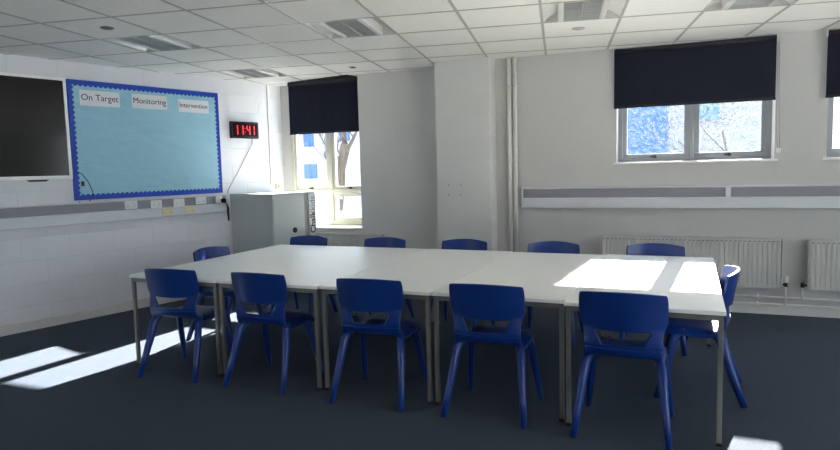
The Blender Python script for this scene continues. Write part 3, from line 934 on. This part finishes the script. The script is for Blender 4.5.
def back_fn(z, t_):
    def fn(x, u):
        zz = z - (0.018 * u * u if t_ > 0 else 0) * t_
        fwd = 0.072 * u * u * min(1, max(0.45, (z - 0.42) / 0.2))
        return (x, interp(YB, z) + fwd, zz)
    return fn
def make_chair():
    r = empty('chair')
    # seat: dished pan with a rolled front and turned down sides
    prof = [(0.222, 0.400, .186), (0.226, 0.422, .195), (0.212, 0.440, .202), (0.17, 0.445, .207), (0.10, 0.440, .210), (0.02, 0.433, .210), (-0.06, 0.431, .207), (-0.115, 0.434, .203), (-0.148, 0.446, .204), (-0.168, 0.466, .203), (-0.182, 0.492, .203)]
    rows = []
    for k, (y, z, hw) in enumerate(prof):
        side = max(0.0, 1 - max(0, k - 6) / 3.0)
        def fn(x, u, y=y, z=z, side=side, k=k):
            dz = 0.010 * u * u * side - (0.040 * side if abs(u) > 0.99 else 0) - (0.004 * side if 0.8 < abs(u) <= 0.99 else 0)
            fwd = 0.072 * u * u * 0.45 * (max(0, k - 7) / 3.0)
            return (x, y + fwd, z + dz)
        rows.append(row(hw, 0.10, fn))
    s = sheet(rows).build('seat', M['blue'], r, smooth=True)
    zs = [0.490, 0.504, 0.512, 0.524, 0.565, 0.593, 0.602, 0.610, 0.630, 0.642, 0.66, 0.71, 0.76, 0.790, 0.803, 0.809]
    rows = []
    for z in zs:
        t_ = max(0.0, (z - 0.62) / 0.19)
        rows.append(row(interp(HW, z), interp(ES, z), back_fn(z, t_)))
    bk = sheet(rows, skip=(2, 3, 4)).build('backrest', M['blue'], r, smooth=True)
    for o, th in ((s, 0.012), (bk, 0.014)):
        so = o.modifiers.new('thick', 'SOLIDIFY')
        so.thickness = th
        so.offset = 0
        so.edge_crease_inner = so.edge_crease_outer = 0.55
        so.edge_crease_rim = 0.3
        ss = o.modifiers.new('round', 'SUBSURF')
        ss.levels = 1
        ss.render_levels = 2
    for sx in (-1, 1):
        rear = MB().tube([(sx * 0.168, -0.050, 0.427), (sx * 0.184, -0.098, 0.418), (sx * 0.197, -0.128, 0.385), (sx * 0.212, -0.165, 0.26), (sx * 0.228, -0.212, 0.13), (sx * 0.243, -0.260, 0.0)], [0.018, 0.029, 0.0315, 0.0275, 0.024, 0.0205], 12, squash=0.85)
        rear.build('leg', M['blue'], r, smooth=True)
        fro = MB().tube([(sx * 0.168, 0.075, 0.427), (sx * 0.182, 0.115, 0.415), (sx * 0.193, 0.138, 0.385), (sx * 0.208, 0.170, 0.26), (sx * 0.223, 0.204, 0.13), (sx * 0.238, 0.236, 0.0)], [0.018, 0.028, 0.0300, 0.0265, 0.0235, 0.0205], 12, squash=0.85)
        fro.build('leg', M['blue'], r, smooth=True)
    return r
proto = make_chair()
CH = [(-3.485, 3.560, 5, 'blue plastic chair on the open floor side, first from the display board wall'),
      (-2.712, 3.592, 0, 'blue plastic chair on the open floor side, second from the display board wall'),
      (-1.860, 3.590, 3, 'blue plastic chair on the open floor side, pulled to the middle table'),
      (-1.090, 3.612, 0.5, 'blue plastic chair on the open floor side, next to the sunlit table'),
      (-0.320, 3.585, -0.5, 'blue plastic chair on the open floor side, at the sunlit table'),
      (-3.645, 5.315, 180, 'blue plastic chair on the window side, directly in front of the grey cabinet'),
      (-2.758, 5.318, 180, 'blue plastic chair on the window side, before the corner radiator end'),
      (-1.935, 5.320, 178, 'blue plastic chair on the window side, in front of the pillar'),
      (-1.095, 5.300, 180, 'blue plastic chair on the window side, between vertical pipes and long radiator'),
      (-0.255, 5.316, 180, 'blue plastic chair on the window side, backed by the long radiator'),
      (-3.845, 4.43, -91, 'blue plastic chair at the table end facing away from the display board wall'),
      (0.060, 4.340, 90, 'blue plastic chair at the sunlit table end, sun glinting on its rim')]
for k, (x, y, a_, lab) in enumerate(CH):
    o = proto if k == 0 else copy_tree(proto)
    o.location = (x, y, 0)
    o.rotation_euler = (0, 0, R(a_))
    tag(o, lab, 'chair', 'blue chairs around the tables')

# ------------------------------------------------------------------ outside
tag(MB().box(-60, 60, -40, 90, -0.55, -0.35).build('ground', M['ground']), kind='structure')
tag(MB().box(-60, -2.2, 7.45, 19.9, -0.36, -0.34).build('ground_dim_patch', M['dim_ground']), kind='structure')  # dark strip added to cut light bounced in at the corner window
bd = empty('school_building', (0, 20, -0.35), 0, label='white rendered building with blue panels seen through the windows', cat='building')
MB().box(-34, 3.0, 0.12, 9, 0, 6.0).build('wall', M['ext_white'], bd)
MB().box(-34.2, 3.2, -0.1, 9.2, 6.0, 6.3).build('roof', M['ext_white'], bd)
M['ext_bright'] = mat('render_brightened', rgb(150, 153, 160), 0.8, nscale=2, namt=0.1)
MB().box(-34, -7.5, 0.06, 0.2, 0, 6.0).build('bright_skin', M['ext_bright'], bd)  # added lighter skin, brightens the view through the corner window
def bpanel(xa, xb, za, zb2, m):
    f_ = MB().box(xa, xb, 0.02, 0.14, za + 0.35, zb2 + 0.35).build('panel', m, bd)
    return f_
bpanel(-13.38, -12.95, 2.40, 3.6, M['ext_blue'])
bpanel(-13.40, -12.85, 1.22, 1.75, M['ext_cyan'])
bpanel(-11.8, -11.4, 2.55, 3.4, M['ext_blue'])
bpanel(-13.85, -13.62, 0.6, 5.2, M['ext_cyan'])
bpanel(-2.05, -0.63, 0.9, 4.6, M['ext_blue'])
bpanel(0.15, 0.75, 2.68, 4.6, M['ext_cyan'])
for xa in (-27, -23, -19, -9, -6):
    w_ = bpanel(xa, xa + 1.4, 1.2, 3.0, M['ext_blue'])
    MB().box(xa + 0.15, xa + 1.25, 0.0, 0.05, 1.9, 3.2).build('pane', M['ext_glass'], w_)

def tree(x, y, h, seed, label, lean=(0.0, 0.0), r0=0.14, depth=5):
    rnd = random.Random(seed)
    t_ = empty('bare_tree', (x, y, -0.35), 0, label=label, cat='tree', group='bare trees outside')
    trunk_, br = MB(), MB()
    def grow(p, d, L, rad, lev):
        n = 5
        pts, rr = [p.copy()], [rad]
        for k in range(n):
            d = (d + Vector((rnd.uniform(-.22, .22), rnd.uniform(-.22, .22), rnd.uniform(-.05, .16)))).normalized()
            p = p + d * (L / n)
            pts.append(p.copy())
            rr.append(rad * (1 - 0.5 * (k + 1) / n))
            if lev > 0 and k >= 1:
                for _ in range(1 if lev > 2 else 2):
                    if rnd.random() < 0.8:
                        q = Vector((rnd.uniform(-1, 1), rnd.uniform(-1, 1), rnd.uniform(-0.1, 0.8))).normalized()
                        grow(p, (d * 0.55 + q * 0.8).normalized(), L * rnd.uniform(0.45, 0.7), rr[-1] * 0.62, lev - 1)
        (trunk_ if lev == depth else br).tube(pts, rr, 7 if lev > 2 else 4)
    grow(Vector((0, 0, 0)), Vector((lean[0], lean[1], 1)).normalized(), h * 0.55, r0, depth)
    trunk_.build('trunk', M['bark'], t_, smooth=True)
    br.build('branches', M['bark'], t_, smooth=True)
tree(-8.0, 13.0, 4.6, 11, 'bare tan tree outside the corner window', (0.28, 0.0), 0.17, 4)
tree(-7.15, 14.5, 4.4, 5, 'bare tree leaning behind the other one outside corner window', (-0.1, 0.1), 0.10, 4)
tree(1.2, 15.0, 4.6, 21, 'bare twiggy tree outside the wide window', (-0.1, 0.0), 0.04, 5)
tree(3.6, 14.0, 4.4, 33, 'bare twiggy tree outside the window at the photo edge', (0.0, 0.0), 0.08, 4)

# ------------------------------------------------------------------ light: low sun behind the window wall, bright sky
sun = bpy.data.lights.new('sun', 'SUN')
sun.energy = 55.0
sun.angle = R(0.6)
sun.color = (1.0, 0.97, 0.92)
so = bpy.data.objects.new('sun', sun)
so.rotation_euler = Vector((-0.055, -1.0, -0.480)).to_track_quat('-Z', 'Y').to_euler()
so.location = (0, 30, 20)
COL.objects.link(so)

wld = bpy.data.worlds.new('sky')
S.world = wld
wld.use_nodes = True
nt = wld.node_tree
bg = nt.nodes['Background']
tc = nt.nodes.new('ShaderNodeTexCoord')
sp = nt.nodes.new('ShaderNodeSeparateXYZ')
rp = nt.nodes.new('ShaderNodeValToRGB')
nt.links.new(tc.outputs['Generated'], sp.inputs[0])
nt.links.new(sp.outputs['Z'], rp.inputs[0])
rp.color_ramp.elements[0].position = 0.0
rp.color_ramp.elements[0].color = (0.90, 0.95, 1.0, 1)
rp.color_ramp.elements[1].position = 0.7
rp.color_ramp.elements[1].color = (0.45, 0.66, 1.0, 1)
nt.links.new(rp.outputs[0], bg.inputs['Color'])
bg.inputs['Strength'].default_value = 5.0

# ------------------------------------------------------------------ camera
cam = bpy.data.cameras.new('camera')
cam.sensor_fit = 'HORIZONTAL'
cam.sensor_width = 36.0
cam.lens = 623.64 / 840 * 36.0
cam.clip_start = 0.05
cam.clip_end = 300
co = bpy.data.objects.new('camera', cam)
pt, ro, yw = R(-5.16646), R(-1.41558), R(23.43852)
fw = Vector((0, math.cos(pt), math.sin(pt)))
up = Vector((0, -math.sin(pt), math.cos(pt)))
rt = Vector((1, 0, 0))
r2 = math.cos(ro) * rt + math.sin(ro) * up
u2 = -math.sin(ro) * rt + math.cos(ro) * up
Rz = Matrix.Rotation(yw, 3, 'Z')
r2, u2, fw = Rz @ r2, Rz @ u2, Rz @ fw
co.matrix_world = Matrix(((r2.x, u2.x, -fw.x, 0), (r2.y, u2.y, -fw.y, 0), (r2.z, u2.z, -fw.z, H_CAM), (0, 0, 0, 1)))
COL.objects.link(co)
S.camera = co

S.view_settings.view_transform = 'Standard'
S.view_settings.look = 'None'
S.view_settings.exposure = 0.86
S.view_settings.gamma = 1.0
S.view_settings.use_curve_mapping = False
S.cycles.max_bounces = 16
S.cycles.diffuse_bounces = 10
S.cycles.transparent_max_bounces = 12
S.cycles.use_denoising = True
